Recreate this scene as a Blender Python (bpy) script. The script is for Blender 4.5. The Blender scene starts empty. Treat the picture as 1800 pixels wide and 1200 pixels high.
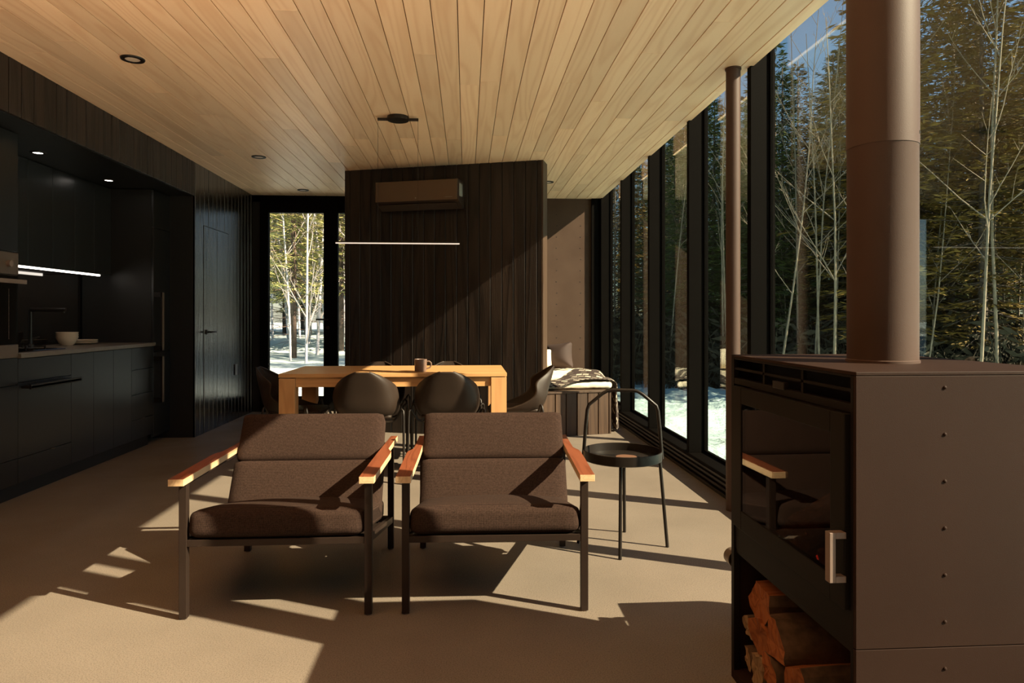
import bpy, bmesh, math, random
from mathutils import Vector, Matrix, noise
R = math.radians
C = bpy.context.scene.collection
SC = bpy.context.scene

# ------------------------------------------------------------------ camera
cd = bpy.data.cameras.new('camera'); cam = bpy.data.objects.new('camera', cd); C.objects.link(cam)
cd.sensor_width = 36; cd.lens = 24
cd.shift_y = -43/1800
cd.clip_start = .02; cd.clip_end = 400
cam.location = (0, 0, 1.15); cam.rotation_euler = (R(90), 0, -math.atan(80/1200))
SC.camera = cam

# ------------------------------------------------------------------ light
SUN_DIR = Vector((-1, .48, -.76)).normalized()
w = bpy.data.worlds.new('sky'); SC.world = w; w.use_nodes = True
nt = w.node_tree; bg = nt.nodes['Background']
sky = nt.nodes.new('ShaderNodeTexSky'); sky.sky_type = 'NISHITA'; sky.sun_disc = False
sky.sun_elevation = R(34); sky.sun_rotation = R(116)
sky.air_density = 1.0; sky.dust_density = .6; sky.ozone_density = 1.5
nt.links.new(sky.outputs[0], bg.inputs[0]); bg.inputs[1].default_value = .135
sd = bpy.data.lights.new('sun', 'SUN'); sun = bpy.data.objects.new('sun', sd); C.objects.link(sun)
sd.energy = 18.5; sd.color = (1, .705, .505); sd.angle = R(.5)
sun.rotation_euler = SUN_DIR.to_track_quat('-Z', 'Y').to_euler(); sun.location = (8, -4, 9)
# added fill light, out of view beside the camera, brightening the ceiling
ud = bpy.data.lights.new('added_ceiling_fill', 'AREA'); upl = bpy.data.objects.new('added_ceiling_fill', ud); C.objects.link(upl)
ud.shape = 'RECTANGLE'; ud.size = 1.8; ud.size_y = .7; ud.energy = 58; ud.color = (1, .66, .42); ud.spread = R(106)
upl.location = (-1.45, .35, .25); upl.rotation_euler = (R(180-24), 0, 0)
SC.view_settings.view_transform = 'Standard'; SC.view_settings.look = 'None'
SC.view_settings.gamma = 1; SC.view_settings.use_curve_mapping = False
SC.view_settings.exposure = 0.12
SC.cycles.use_denoising = True
SC.cycles.max_bounces = 12; SC.cycles.diffuse_bounces = 8; SC.cycles.transparent_max_bounces = 24
SC.cycles.caustics_reflective = False; SC.cycles.sample_clamp_indirect = 8

# ------------------------------------------------------------------ materials
class N:
    def __init__(s, name):
        s.m = bpy.data.materials.new(name); s.m.use_nodes = True
        s.t = s.m.node_tree; s.b = s.t.nodes['Principled BSDF']
    def n(s, typ, **kw):
        x = s.t.nodes.new('ShaderNode' + typ)
        for k, v in kw.items():
            if k.startswith('i_'): x.inputs[k[2:].replace('_', ' ')].default_value = v
            else: setattr(x, k, v)
        return x
    def l(s, a, b): s.t.links.new(a, b)
    def coord(s, scale=(1, 1, 1), rnd=False):
        tc = s.n('TexCoord'); mp = s.n('Mapping'); mp.inputs['Scale'].default_value = scale
        s.l(tc.outputs['Object'], mp.inputs['Vector'])
        if rnd:
            g = s.n('NewGeometry'); mu = s.n('Math', operation='MULTIPLY'); mu.inputs[1].default_value = 37.0
            s.l(g.outputs['Random Per Island'], mu.inputs[0])
            ad = s.n('VectorMath', operation='ADD'); s.l(mp.outputs[0], ad.inputs[0])
            cx = s.n('CombineXYZ')
            for i in range(3): s.l(mu.outputs[0], cx.inputs[i])
            s.l(cx.outputs[0], ad.inputs[1]); return ad.outputs[0], g.outputs['Random Per Island']
        return mp.outputs[0]
    def noise(s, vec, scale, detail=4, rough=.55, dist=0):
        x = s.n('TexNoise'); x.inputs['Scale'].default_value = scale; x.inputs['Detail'].default_value = detail
        x.inputs['Roughness'].default_value = rough; x.inputs['Distortion'].default_value = dist
        s.l(vec, x.inputs['Vector']); return x.outputs['Fac']
    def ramp(s, fac, stops):
        r = s.n('ValToRGB'); e = r.color_ramp.elements
        while len(e) < len(stops): e.new(.5)
        for i, (p, c) in enumerate(stops): e[i].position = p; e[i].color = (*c, 1)
        s.l(fac, r.inputs[0]); return r.outputs[0]
    def mix(s, a, b, fac, mode='MIX'):
        x = s.n('MixRGB', blend_type=mode)
        for sock, v in ((x.inputs[0], fac), (x.inputs[1], a), (x.inputs[2], b)):
            if hasattr(v, 'links'): s.l(v, sock)
            else: sock.default_value = v if not isinstance(v, tuple) else (*v, 1)
        return x.outputs[0]
    def bump(s, h, st=.3, d=.002):
        x = s.n('Bump'); x.inputs['Strength'].default_value = st; x.inputs['Distance'].default_value = d
        s.l(h, x.inputs['Height']); s.l(x.outputs[0], s.b.inputs['Normal'])
    def set(s, col=None, rough=.5, metal=0, spec=.5):
        if col is not None:
            if hasattr(col, 'links'): s.l(col, s.b.inputs['Base Color'])
            else: s.b.inputs['Base Color'].default_value = (*col, 1)
        if hasattr(rough, 'links'): s.l(rough, s.b.inputs['Roughness'])
        else: s.b.inputs['Roughness'].default_value = rough
        s.b.inputs['Metallic'].default_value = metal
        s.b.inputs['Specular IOR Level'].default_value = spec
        return s.m

def mat_plain(name, col, rough=.5, metal=0, spec=.5, var=.15, sc=6, bump=0, bs=200):
    a = N(name); v = a.coord()
    f = a.noise(v, sc, 5)
    c = a.ramp(f, [(.25, tuple(x*(1-var) for x in col)), (.75, tuple(min(1, x*(1+var)) for x in col))])
    if bump: a.bump(a.noise(v, bs, 2), bump, .001)
    return a.set(c, rough, metal, spec)

def mat_wood(name, dark, light, axis='Y', rnd=True, rough=.5, rings=22, ringmix=.5, fine=.3, bump=.15, isl=.25, spec=.4, stretch=.07, base=5.0):
    a = N(name)
    s = {'X': (stretch, 1, 1), 'Y': (1, stretch, 1), 'Z': (1, 1, stretch)}[axis]
    v, ri = a.coord(tuple(q*base for q in s), True)
    big = a.noise(v, 1.0, 2, .4, .3)
    mu = a.n('Math', operation='MULTIPLY'); mu.inputs[1].default_value = rings*2*3.14159; a.l(big, mu.inputs[0])
    sn = a.n('Math', operation='SINE'); a.l(mu.outputs[0], sn.inputs[0])
    ring = a.n('MapRange'); ring.inputs['From Min'].default_value = -1; a.l(sn.outputs[0], ring.inputs[0])
    pw = a.n('Math', operation='POWER'); pw.inputs[1].default_value = 2.2; a.l(ring.outputs[0], pw.inputs[0])
    fn = a.noise(v, 18, 4, .7)
    mixf = a.n('Math', operation='MULTIPLY'); mixf.inputs[1].default_value = ringmix; a.l(pw.outputs[0], mixf.inputs[0])
    f2 = a.n('Math', operation='MULTIPLY_ADD'); f2.inputs[1].default_value = fine; a.l(fn, f2.inputs[0]); a.l(mixf.outputs[0], f2.inputs[2])
    c = a.mix(light, dark, f2.outputs[0])
    # every board has its own tone
    vr = a.n('MapRange'); vr.inputs['To Min'].default_value = 1-isl; vr.inputs['To Max'].default_value = 1+isl*.5
    a.l(ri, vr.inputs[0])
    cc = a.n('VectorMath', operation='SCALE'); a.l(c, cc.inputs[0]); a.l(vr.outputs[0], cc.inputs['Scale'])
    if bump: a.bump(f2.outputs[0], bump, .002)
    return a.set(cc.outputs[0], rough, 0, spec)

M = {}
M['ceiling'] = mat_wood('ceiling_pine', (.72, .44, .25), (.93, .69, .47), 'Y', rings=11, ringmix=.34, fine=.30, rough=.42, isl=.16, bump=.08)
M['groove'] = mat_plain('groove_shadow_backing', (.10, .05, .022), .8)
M['darkwood'] = mat_wood('charred_cedar', (.007, .0044, .0031), (.034, .0215, .0155), 'Z', rings=7, ringmix=.5, fine=.9, rough=.42, isl=.4, bump=.9, spec=.4)
M['gloswood'] = mat_wood('oiled_charred_cedar', (.006, .004, .003), (.024, .017, .013), 'Z', rings=7, ringmix=.5, fine=.9, rough=.24, isl=.4, bump=.8, spec=1.0)
M['darkback'] = mat_plain('dark_backing', (.004, .003, .003), .8)
M['benchwood'] = mat_wood('brown_stained_cedar', (.032, .0165, .009), (.090, .051, .029), 'Z', rings=7, ringmix=.4, fine=.6, rough=.55, isl=.3, bump=.4)
M['cabinet'] = mat_plain('matt_black_laminate', (.010, .0105, .0115), .32, var=.08, spec=.7)
M['cabside'] = mat_plain('black_side_panel', (.010, .009, .009), .5, var=.1)
M['black'] = mat_plain('black_metal', (.014, .0105, .0085), .38, .05, spec=.3)
M['frame'] = mat_plain('black_window_frame', (.0035, .0028, .0022), .6, var=.1, spec=.03)
M['worktop'] = mat_plain('taupe_worktop', (.14, .11, .085), .4, var=.2, sc=30)
M['splash'] = mat_plain('gloss_black_glass', (.012, .009, .008), .03, spec=.9, var=.02)
M['steel'] = mat_plain('warm_brushed_steel', (.20, .145, .11), .4, .6, var=.06)
M['ovenglass'] = mat_plain('oven_glass', (.006, .006, .006), .06, spec=.8, var=.05)
M['brownpanel'] = None
a = N('brown_panel'); v = a.coord()
M['brownpanel'] = a.set(a.ramp(a.noise(v, 3, 6), [(.3, (.062, .037, .025)), (.7, (.078, .048, .033))]), .7, 0, .15)
# floor
a = N('polished_concrete'); v = a.coord()
c1 = a.ramp(a.noise(v, 1.3, 6, .6), [(.3, (.185, .152, .122)), (.7, (.232, .191, .154))])
sp = a.ramp(a.noise(v, 220, 2, .6), [(.34, (.30, .27, .24)), (.50, (1, 1, 1)), (.70, (1.25, 1.22, 1.15))])
c2 = a.mix(c1, sp, .55, 'MULTIPLY')
ve = a.n('TexVoronoi'); ve.inputs['Scale'].default_value = 9; a.l(v, ve.inputs['Vector'])
pits = a.ramp(ve.outputs['Distance'], [(.012, (.5, .46, .42)), (.035, (1, 1, 1))])
c3 = a.mix(c2, pits, .5, 'MULTIPLY')
a.bump(a.noise(v, 120, 3), .12, .001)
M['floor'] = a.set(c3, a.ramp(a.noise(v, 2.2, 4), [(.3, (.36,)*3), (.7, (.5,)*3)]), 0, .18)
# glass
a = N('window_glass'); a.t.nodes.remove(a.b)
ge = a.n('NewGeometry'); dt = a.n('VectorMath', operation='DOT_PRODUCT'); a.l(ge.outputs['Incoming'], dt.inputs[0]); a.l(ge.outputs['Normal'], dt.inputs[1])
ab = a.n('Math', operation='ABSOLUTE'); a.l(dt.outputs['Value'], ab.inputs[0])
om = a.n('Math', operation='SUBTRACT'); om.inputs[0].default_value = 1; a.l(ab.outputs[0], om.inputs[1])
p5 = a.n('Math', operation='POWER'); a.l(om.outputs[0], p5.inputs[0]); p5.inputs[1].default_value = 5
fr = a.n('Math', operation='MULTIPLY_ADD'); a.l(p5.outputs[0], fr.inputs[0]); fr.inputs[1].default_value = .96; fr.inputs[2].default_value = .04
tr = a.n('BsdfTransparent'); tr.inputs[0].default_value = (.86, .95, .925, 1)
gl = a.n('BsdfGlossy'); gl.inputs['Roughness'].default_value = 0; gl.inputs[0].default_value = (1, 1, 1, 1)
mx = a.n('MixShader'); a.l(fr.outputs[0], mx.inputs[0]); a.l(tr.outputs[0], mx.inputs[1]); a.l(gl.outputs[0], mx.inputs[2])
a.l(mx.outputs[0], a.t.nodes['Material Output'].inputs[0]); M['glass'] = a.m
def glass_variant(name, col):
    m = M['glass'].copy(); m.name = name
    for x in m.node_tree.nodes:
        if x.type == 'BSDF_TRANSPARENT': x.inputs[0].default_value = (*col, 1)
    return m
M['clearglass'] = glass_variant('clear_door_glass', (.98, .99, .99))
M['stoveglass'] = glass_variant('smoked_stove_glass', (.55, .45, .38))
def emit(name, col, st):
    a = N(name); a.b.inputs['Emission Color'].default_value = (*col, 1); a.b.inputs['Emission Strength'].default_value = st
    return a.set(col, .5)
M['led'] = emit('led_strip', (1, .90, .78), 7)
M['ledsoft'] = emit('pendant_diffuser', (1, .90, .80), .55)
M['lamp_on'] = emit('lit_downlight', (1, .90, .80), 14)
M['lamp_off'] = mat_plain('downlight_lens', (.62, .52, .42), .5)
M['fabric'] = None
a = N('brown_woven_fabric'); v = a.coord()
def weave(a, v, c0, c1, sc=260):
    w1 = a.n('TexWave', wave_type='BANDS', bands_direction='X'); w1.inputs['Scale'].default_value = sc; w1.inputs['Distortion'].default_value = 3; w1.inputs['Detail Scale'].default_value = 3
    w2 = a.n('TexWave', wave_type='BANDS', bands_direction='Z'); w2.inputs['Scale'].default_value = sc; w2.inputs['Distortion'].default_value = 3; w2.inputs['Detail Scale'].default_value = 3
    a.l(v, w1.inputs['Vector']); a.l(v, w2.inputs['Vector'])
    f = a.mix(w1.outputs['Fac'], w2.outputs['Fac'], .5)
    n = a.noise(v, 160, 3, .8)
    g = a.mix(f, n, .55)
    a.bump(g, .5, .0015)
    return a.ramp(g, [(.3, c0), (.7, c1)])
M['fabric'] = a.set(weave(a, v, (.008, .0045, .0035), (.060, .035, .026), 110), .95, 0, .1)
M['armtop'] = mat_wood('red_teak', (.13, .032, .013), (.28, .082, .036), 'Y', rings=8, ringmix=.4, fine=.5, rough=.4, isl=.15, base=14)
M['armedge'] = mat_wood('blond_plywood_edge', (.55, .34, .18), (.78, .55, .32), 'Y', rings=10, ringmix=.4, fine=.4, rough=.5, isl=.1, base=14)
M['chairmetal'] = mat_plain('bronze_black_metal', (.032, .020, .015), .45, .3, spec=.3)
M['oak'] = mat_wood('honey_oak', (.42, .20, .075), (.68, .38, .16), 'X', rings=9, ringmix=.3, fine=.4, rough=.38, isl=.12, base=7)
M['oakv'] = mat_wood('honey_oak_upright', (.40, .19, .075), (.66, .36, .155), 'Z', rings=9, ringmix=.3, fine=.4, rough=.42, isl=.12, base=7)
M['shell'] = mat_plain('dark_brown_shell', (.026, .0165, .0115), .5, spec=.25, var=.08)
M['shell_in'] = M['shell']
M['coaster'] = mat_plain('brown_leather', (.15, .07, .038), .6)
M['mug'] = mat_plain('brown_stoneware', (.17, .11, .085), .4, var=.15, sc=20)
M['bowl'] = mat_plain('cream_stoneware', (.58, .45, .34), .4, var=.06, sc=20)
M['acfront'] = mat_plain('bronze_ac_front', (.12, .078, .05), .28, .3, var=.05)
M['acdark'] = mat_plain('dark_ac_body', (.035, .022, .017), .3)
M['label'] = mat_plain('pale_sticker', (.25, .25, .23), .6)
M['stove'] = mat_plain('stove_brown_black_steel', (.026, .0125, .0082), .6, .0, spec=.12, var=.10, sc=3, bump=.2, bs=500)
M['stovefront'] = mat_plain('stove_black_iron', (.008, .0055, .004), .55, .1, spec=.2, var=.1, sc=4)
M['stovein'] = mat_plain('firebrick_soot', (.05, .036, .028), .9, var=.5, sc=9)
M['ash'] = mat_plain('ash', (.30, .25, .21), .95, var=.5, sc=30, bump=1, bs=80)
M['ember'] = emit('ember', (.9, .05, .03), .5)
M['brushed'] = mat_plain('brushed_handle', (.24, .17, .14), .5, .3, var=.1)
M['pipe'] = mat_plain('brown_black_pipe', (.070, .040, .029), .55, .0, spec=.3, var=.06, sc=4, bump=.3, bs=600)
M['logend'] = mat_wood('split_wood', (.20, .052, .014), (.40, .135, .04), 'X', rings=7, ringmix=.5, fine=.6, rough=.8, isl=.25, base=12)
M['logpale'] = mat_wood('pale_split_wood', (.22, .125, .06), (.40, .27, .15), 'X', rings=7, ringmix=.5, fine=.6, rough=.8, isl=.25, base=12)
M['bark'] = mat_plain('rough_bark', (.10, .06, .036), .9, var=.6, sc=25, bump=1, bs=60)
M['pillow'] = mat_plain('brown_velvet', (.034, .017, .012), .8, var=.2, sc=4)
M['cream'] = mat_plain('cream_fleece', (.82, .72, .56), .95, var=.10, sc=40, bump=1, bs=90)
# throw: black with white broken diamond lines
a = N('black_white_throw'); tc = a.n('TexCoord'); mp = a.n('Mapping'); a.l(tc.outputs['UV'], mp.inputs['Vector'])
mp.inputs['Scale'].default_value = (1, 1, 1); mp.inputs['Rotation'].default_value = (0, 0, R(38))
bk = a.n('TexBrick'); a.l(mp.outputs[0], bk.inputs['Vector']); bk.inputs['Scale'].default_value = 8
bk.inputs['Mortar Size'].default_value = .045; bk.inputs['Mortar Smooth'].default_value = .0
bk.inputs['Color1'].default_value = (.035, .022, .018, 1); bk.inputs['Color2'].default_value = (.75, .66, .52, 1); bk.inputs['Mortar'].default_value = (.035, .022, .018, 1)
bk.inputs['Bias'].default_value = -.35; bk.inputs['Brick Width'].default_value = .7; bk.inputs['Row Height'].default_value = .22
M['throw'] = a.set(bk.outputs['Color'], .95)
# outdoors
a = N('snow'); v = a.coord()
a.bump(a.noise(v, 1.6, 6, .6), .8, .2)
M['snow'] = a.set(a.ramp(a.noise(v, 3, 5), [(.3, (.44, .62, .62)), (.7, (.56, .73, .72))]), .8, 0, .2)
M['needles'] = mat_plain('spruce_needles', (.085, .115, .028), .6, var=.5, sc=1.5)
M['needles2'] = mat_plain('sun_tinted_spruce_needles', (.17, .115, .022), .6, var=.45, sc=1.5)  # golden sunlight put into the needle colour
M['needles3'] = mat_plain('brightened_fir_needles', (.30, .33, .12), .6, var=.4, sc=1.5)  # bright daylight beyond the door put into the needles as a paler green
M['trunk'] = mat_plain('grey_brown_bark', (.11, .085, .065), .9, var=.5, sc=12)
M['birch'] = mat_plain('pale_birch_bark', (.22, .18, .125), .8, var=.35, sc=9)
M['twig'] = mat_plain('twig_bark', (.21, .165, .115), .85, var=.4, sc=5)
M['palebirch'] = mat_plain('brightened_birch_bark', (.52, .56, .58), .8, var=.25, sc=9)  # lighter copy of the birch bark, brightness of the door view painted in
M['paletwig'] = mat_plain('brightened_twigs', (.38, .39, .36), .85, var=.3, sc=5)  # twigs lightened to match, sunlight painted into their colour
M['brush'] = mat_plain('dark_undergrowth', (.045, .04, .022), .9, var=.5, sc=2)
M['switch'] = mat_plain('switch_plate', (.07, .07, .075), .4)

# ------------------------------------------------------------------ mesh helpers
class MB:
    def __init__(s): s.v = []; s.f = []; s.mi = []; s.uv = None
    def add(s, vs, fs, mi=0):
        o = len(s.v); s.v += [tuple(p) for p in vs]; s.f += [tuple(i+o for i in f) for f in fs]; s.mi += [mi]*len(fs); return s
    def box(s, x0, x1, y0, y1, z0, z1, mi=0):
        return s.add([(x0,y0,z0),(x1,y0,z0),(x1,y1,z0),(x0,y1,z0),(x0,y0,z1),(x1,y0,z1),(x1,y1,z1),(x0,y1,z1)],
                     [(0,3,2,1),(4,5,6,7),(0,1,5,4),(1,2,6,5),(2,3,7,6),(3,0,4,7)], mi)
    def bar(s, p, q, w, h, up=(0,0,1), mi=0):
        p, q = Vector(p), Vector(q); d = (q-p).normalized(); up = Vector(up)
        x = d.cross(up); x = x.normalized() if x.length > 1e-5 else Vector((1,0,0)); z = x.cross(d)
        vs = []
        for c in (p, q):
            for a_, b_ in ((-1,-1),(1,-1),(1,1),(-1,1)): vs.append(c + x*a_*w/2 + z*b_*h/2)
        return s.add(vs, [(0,1,2,3),(7,6,5,4),(0,4,5,1),(1,5,6,2),(2,6,7,3),(3,7,4,0)], mi)
    def tube(s, pts, r, n=8, mi=0, cap=True):
        pts = [Vector(p) for p in pts]; rs = r if isinstance(r, (list, tuple)) else [r]*len(pts)
        up = None; rings = []
        for i, p in enumerate(pts):
            d = (pts[min(i+1, len(pts)-1)] - pts[max(i-1, 0)]).normalized()
            if up is None:
                t = Vector((0,0,1)) if abs(d.z) < .9 else Vector((1,0,0)); x = d.cross(t).normalized()
            else: x = (up - d*up.dot(d)).normalized()
            up = x; y = d.cross(x)
            rings.append([p + (x*math.cos(2*math.pi*k/n) + y*math.sin(2*math.pi*k/n))*rs[i] for k in range(n)])
        vs = [q for rg in rings for q in rg]; fs = []
        for i in range(len(pts)-1):
            for k in range(n):
                a_, b_ = i*n+k, i*n+(k+1) % n; fs.append((a_, b_, b_+n, a_+n))
        if cap: fs.append(tuple(range(n-1, -1, -1))); fs.append(tuple((len(pts)-1)*n+k for k in range(n)))
        return s.add(vs, fs, mi)
    def lathe(s, prof, c=(0,0,0), n=32, mi=0, axis='Z'):
        vs = []; fs = []
        for r_, z_ in prof:
            for k in range(n):
                a_ = 2*math.pi*k/n; x, y, z = r_*math.cos(a_), r_*math.sin(a_), z_
                if axis == 'Y': x, y, z = x, z, y
                if axis == 'X': x, y, z = z, x, y
                vs.append((c[0]+x, c[1]+y, c[2]+z))
        for i in range(len(prof)-1):
            for k in range(n):
                a_, b_ = i*n+k, i*n+(k+1) % n; fs.append((a_, b_, b_+n, a_+n))
        return s.add(vs, fs, mi)
    def prism(s, poly, z0, z1, mi=0, top_mi=None):
        n = len(poly); vs = [(x, y, z0) for x, y in poly] + [(x, y, z1) for x, y in poly]
        s.add(vs, [tuple(range(n-1, -1, -1))] + [(i, (i+1) % n, (i+1) % n+n, i+n) for i in range(n)], mi)
        o = len(s.v) - 2*n; s.f.append(tuple(o+n+i for i in range(n))); s.mi.append(mi if top_mi is None else top_mi); return s
    def build(s, name, mats, parent=None, bevel=0, smooth=False, seg=2):
        me = bpy.data.meshes.new(name); me.from_pydata(s.v, [], s.f)
        if not isinstance(mats, (list, tuple)): mats = [mats]
        for m in mats: me.materials.append(m)
        me.polygons.foreach_set('material_index', s.mi)
        bm = bmesh.new(); bm.from_mesh(me); bmesh.ops.recalc_face_normals(bm, faces=bm.faces); bm.to_mesh(me); bm.free()
        if s.uv:
            uvl = me.uv_layers.new(name='UVMap')
            for l in me.loops: uvl.data[l.index].uv = s.uv[l.vertex_index]
        o = bpy.data.objects.new(name, me); C.objects.link(o)
        if parent is not None: o.parent = parent
        if smooth:
            me.polygons.foreach_set('use_smooth', [True]*len(me.polygons))
            if smooth != 'all':
                me.set_sharp_from_angle(angle=R(40))
        if bevel:
            b = o.modifiers.new('bevel', 'BEVEL'); b.width = bevel; b.segments = seg; b.limit_method = 'ANGLE'; b.angle_limit = R(40)
            b.harden_normals = False
        return o
def box(*a_, **k): return MB().box(*a_, **k)
def tag(o, label=None, cat=None, group=None, kind=None):
    if label: o['label'] = label
    if cat: o['category'] = cat
    if group: o['group'] = group
    if kind: o['kind'] = kind
    return o
def thing(name, label, cat, loc=(0,0,0), rz=0, group=None):
    o = bpy.data.objects.new(name, None); o.empty_display_size = .1; C.objects.link(o); o.location = loc; o.rotation_euler = (0,0,rz)
    return tag(o, label, cat, group)
def struct(o, label=None): o['kind'] = 'structure'; return tag(o, label)
def copy_tree(o, parent=None):
    c = o.copy(); C.objects.link(c); c.parent = parent
    for ch in list(o.children): copy_tree(ch, c)
    return c
def cushion(w_, d_, h_, r_, bulge=.02, n=14, seam=None, seamdepth=.012):
    """rounded, crowned cushion centred on the origin; w on x, d on y, h on z"""
    bm = bmesh.new(); bmesh.ops.create_cube(bm, size=2)
    bmesh.ops.subdivide_edges(bm, edges=bm.edges[:], cuts=n, use_grid_fill=True)
    hx, hy, hz = w_/2, d_/2, h_/2
    for v_ in bm.verts:
        p = v_.co
        u = Vector((math.copysign(abs(p.x)**.75, p.x), math.copysign(abs(p.y)**.75, p.y), math.copysign(abs(p.z)**.75, p.z)))
        q = Vector((u.x*hx, u.y*hy, u.z*hz))
        c_ = Vector((max(-hx+r_, min(hx-r_, q.x)), max(-hy+r_, min(hy-r_, q.y)), max(-hz+r_, min(hz-r_, q.z))))
        d = q - c_
        if d.length > 1e-6: q = c_ + d.normalized()*min(r_, d.length if d.length < r_ else r_)
        q.z += bulge*(1-u.x**2)*(1-u.y**2)*(1 if u.z > 0 else -.35)*abs(u.z)
        if seam is not None:
            k = math.exp(-((q.y-seam)/.010)**2)
            q.z -= seamdepth*k*(1 if u.z > 0 else -.3)*abs(u.z)
            q.z += .010*math.exp(-((q.y-seam-.05)/.05)**2)*max(0, u.z) + .006*math.exp(-((q.y-seam+.05)/.05)**2)*max(0, u.z)
        v_.co = q
    m_ = MB(); m_.v = [tuple(v_.co) for v_ in bm.verts]; bm.verts.index_update()
    m_.f = [tuple(v_.index for v_ in f.verts) for f in bm.faces]; m_.mi = [0]*len(m_.f); bm.free(); return m_
def xf(mb, mat):
    mb.v = [tuple(mat @ Vector(p)) for p in mb.v]; return mb

# ------------------------------------------------------------------ the room
H = 2.63; XL = -2.59; XR = 1.80; XI = 1.67; YB = 8.48; YF = -2.6; XK = -2.82; XKB = -3.46; YP = 6.71
struct(box(-3.7, 1.86, YF-.2, YB+.2, -.35, 0).build('floor', M['floor']))
# ceiling of tongue-and-groove boards
rnd = random.Random(4); mb = MB(); pitch = .1278; x = -.041 - pitch*28
mb2 = box(-3.7, 1.69, YF-.1, YB+.1, H+.012, H+.35)
while x < 1.69:
    x1 = min(x+pitch-.0045, 1.69); x0 = x+.0
    if x1 > -2.7:
        y = YF - rnd.uniform(0, 2.2)
        while y < YB:
            y2 = y + rnd.choice((1.8, 2.4, 3.0, 3.6))
            mb.box(max(x0, -3.7), x1, max(y, YF)+.0006, min(y2, YB)-.0006, H, H+.016); y = y2
    x += pitch
ce = struct(mb.build('ceiling', M['ceiling'], bevel=.0012, seg=1))
struct(mb2.build('trim_1', M['groove']))
struct(box(1.69, 1.90, YF-.1, YB+.1, 2.98, 3.06).build('trim_2', M['frame']))

def planks(mb, x0, x1, z0, z1, pitch, off=0, gap=.006, t=.018, seed=1):
    """vertical boards in the local xz plane, face at y=0, body towards +y"""
    k = math.floor((x0-off)/pitch); x = off + k*pitch; pr = random.Random(seed)
    while x < x1:
        a_, b_ = max(x, x0), min(x+pitch-gap, x1)
        if b_-a_ > .004:      # boards are never quite flat: each face leans a little
            e0, e1 = pr.uniform(0, .0022), pr.uniform(0, .0022)
            mb.add([(a_,e0,z0),(b_,e1,z0),(b_,t,z0),(a_,t,z0),(a_,e0,z1),(b_,e1,z1),(b_,t,z1),(a_,t,z1)],
                   [(0,3,2,1),(4,5,6,7),(0,1,5,4),(1,2,6,5),(2,3,7,6),(3,0,4,7)])
        x += pitch
    return mb
def wall_planks(name, p, ang, L, z0, z1, mat, thick=.12, off=0, pitch=.1125, gap=.006, kind=True, parent=None, bevel=.002):
    """boards starting at p, running L along direction ang, showing their face to the right-hand side"""
    m_ = MB(); planks(m_, 0, L, z0, z1, pitch, off, gap); m_.box(.001, L-.001, .012, thick, z0+.001, z1-.001, 1)
    o = m_.build(name, [mat, M['darkback']], parent, bevel=bevel, seg=1); o.location = (p[0], p[1], 0); o.rotation_euler = (0, 0, ang)
    return struct(o) if kind else o
# left wall (face +x): local x axis runs along +y, local +y points to -x
wall_planks('wall_left', (XL, YP), R(90), YB-YP, 0, H, M['gloswood'], thick=.10, off=.02)
wall_planks('wall_left', (XL, YF), R(90), YP-YF, 2.31, H, M['darkwood'], thick=1.0, off=(4.06-YF) % .1125)
wall_planks('wall_left', (XL, YF), R(90), 3.3-YF, 0, 2.31, M['darkwood'], thick=1.0, off=(4.06-YF) % .1125)
struct(box(-3.7, XL-.022, YP, YP+.3, 0, 2.31).build('wall_left', M['darkback']))
struct(box(-3.62, XKB, 3.3, YP, 0, 2.31).build('wall_kitchen', M['cabside']))
struct(box(-3.6, XL-.02, YF, YB, 2.305, 2.318).build('trim_3', M['cabinet']))
struct(box(XL-.022, XL-.001, YP+.0, YP+.02, 0, 2.306).build('trim_4', M['darkwood']))
# doorway in the left wall: flush plank door with lever
dy0, dy1 = 6.93, 7.64
dr = thing('door_1', None, None, (XL, dy0, 0)); dr['kind'] = 'structure'
m_ = MB(); planks(m_, .004, dy1-dy0-.004, .012, 2.05, .1125, .025, t=.004)
m_.v = [(-p[1]+.0025, p[0], p[2]) for p in m_.v]
m_.build('door_panel', M['gloswood'], dr, bevel=.002, seg=1)
m_ = MB(); m_.box(-.014, .0012, -.002, .003, 0, 2.056).box(-.014, .0012, dy1-dy0-.003, dy1-dy0+.002, 0, 2.056).box(-.014, .0012, 0, dy1-dy0, 2.051, 2.056)
m_.build('door_gap', M['darkback'], dr)
m_ = MB(); m_.lathe([(0,0),(.024,0),(.024,.008),(0,.008)], (.004,.07,1.0), 20, axis='X').tube([(.008,.07,1.0),(.05,.07,1.0),(.055,.085,1.0),(.055,.19,1.0)], .009, 8)
m_.build('door_handle', M['black'], dr, smooth=True)
# back wall with glazed door and sidelight
bx0, bx1 = -2.40, -1.74
struct(box(-2.72, -2.50, YB, YB+.12, 0, H).build('wall_back', M['darkback']))
struct(box(-2.6, -.9, YB-.0, YB+.12, 2.55, H+.02).build('wall_back', M['frame']))
dr = thing('door_2', None, None, (bx0-.10, YB-.02, 0)); dr['kind'] = 'structure'
W = bx1-bx0+.20
m_ = MB(); m_.box(0, .10, 0, .08, .0, 2.55).box(W-.10, W, 0, .08, .0, 2.55).box(.10, W-.10, 0, .08, 2.42, 2.55).box(.10, W-.10, 0, .08, 0, .18)
m_.build('door_frame', M['frame'], dr, bevel=.004)
box(.10, W-.10, .035, .041, .18, 2.42).build('glass_pane', M['clearglass'], dr)
m_ = MB(); m_.tube([(W-.05,0,1.12),(W-.05,-.05,1.12),(W-.18,-.05,1.12)], .010, 8).lathe([(0,0),(.022,0),(.022,-.008),(0,-.008)], (W-.05,0,1.02), 16, axis='Y')
m_.build('door_handle', M['black'], dr, smooth=True)
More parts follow.
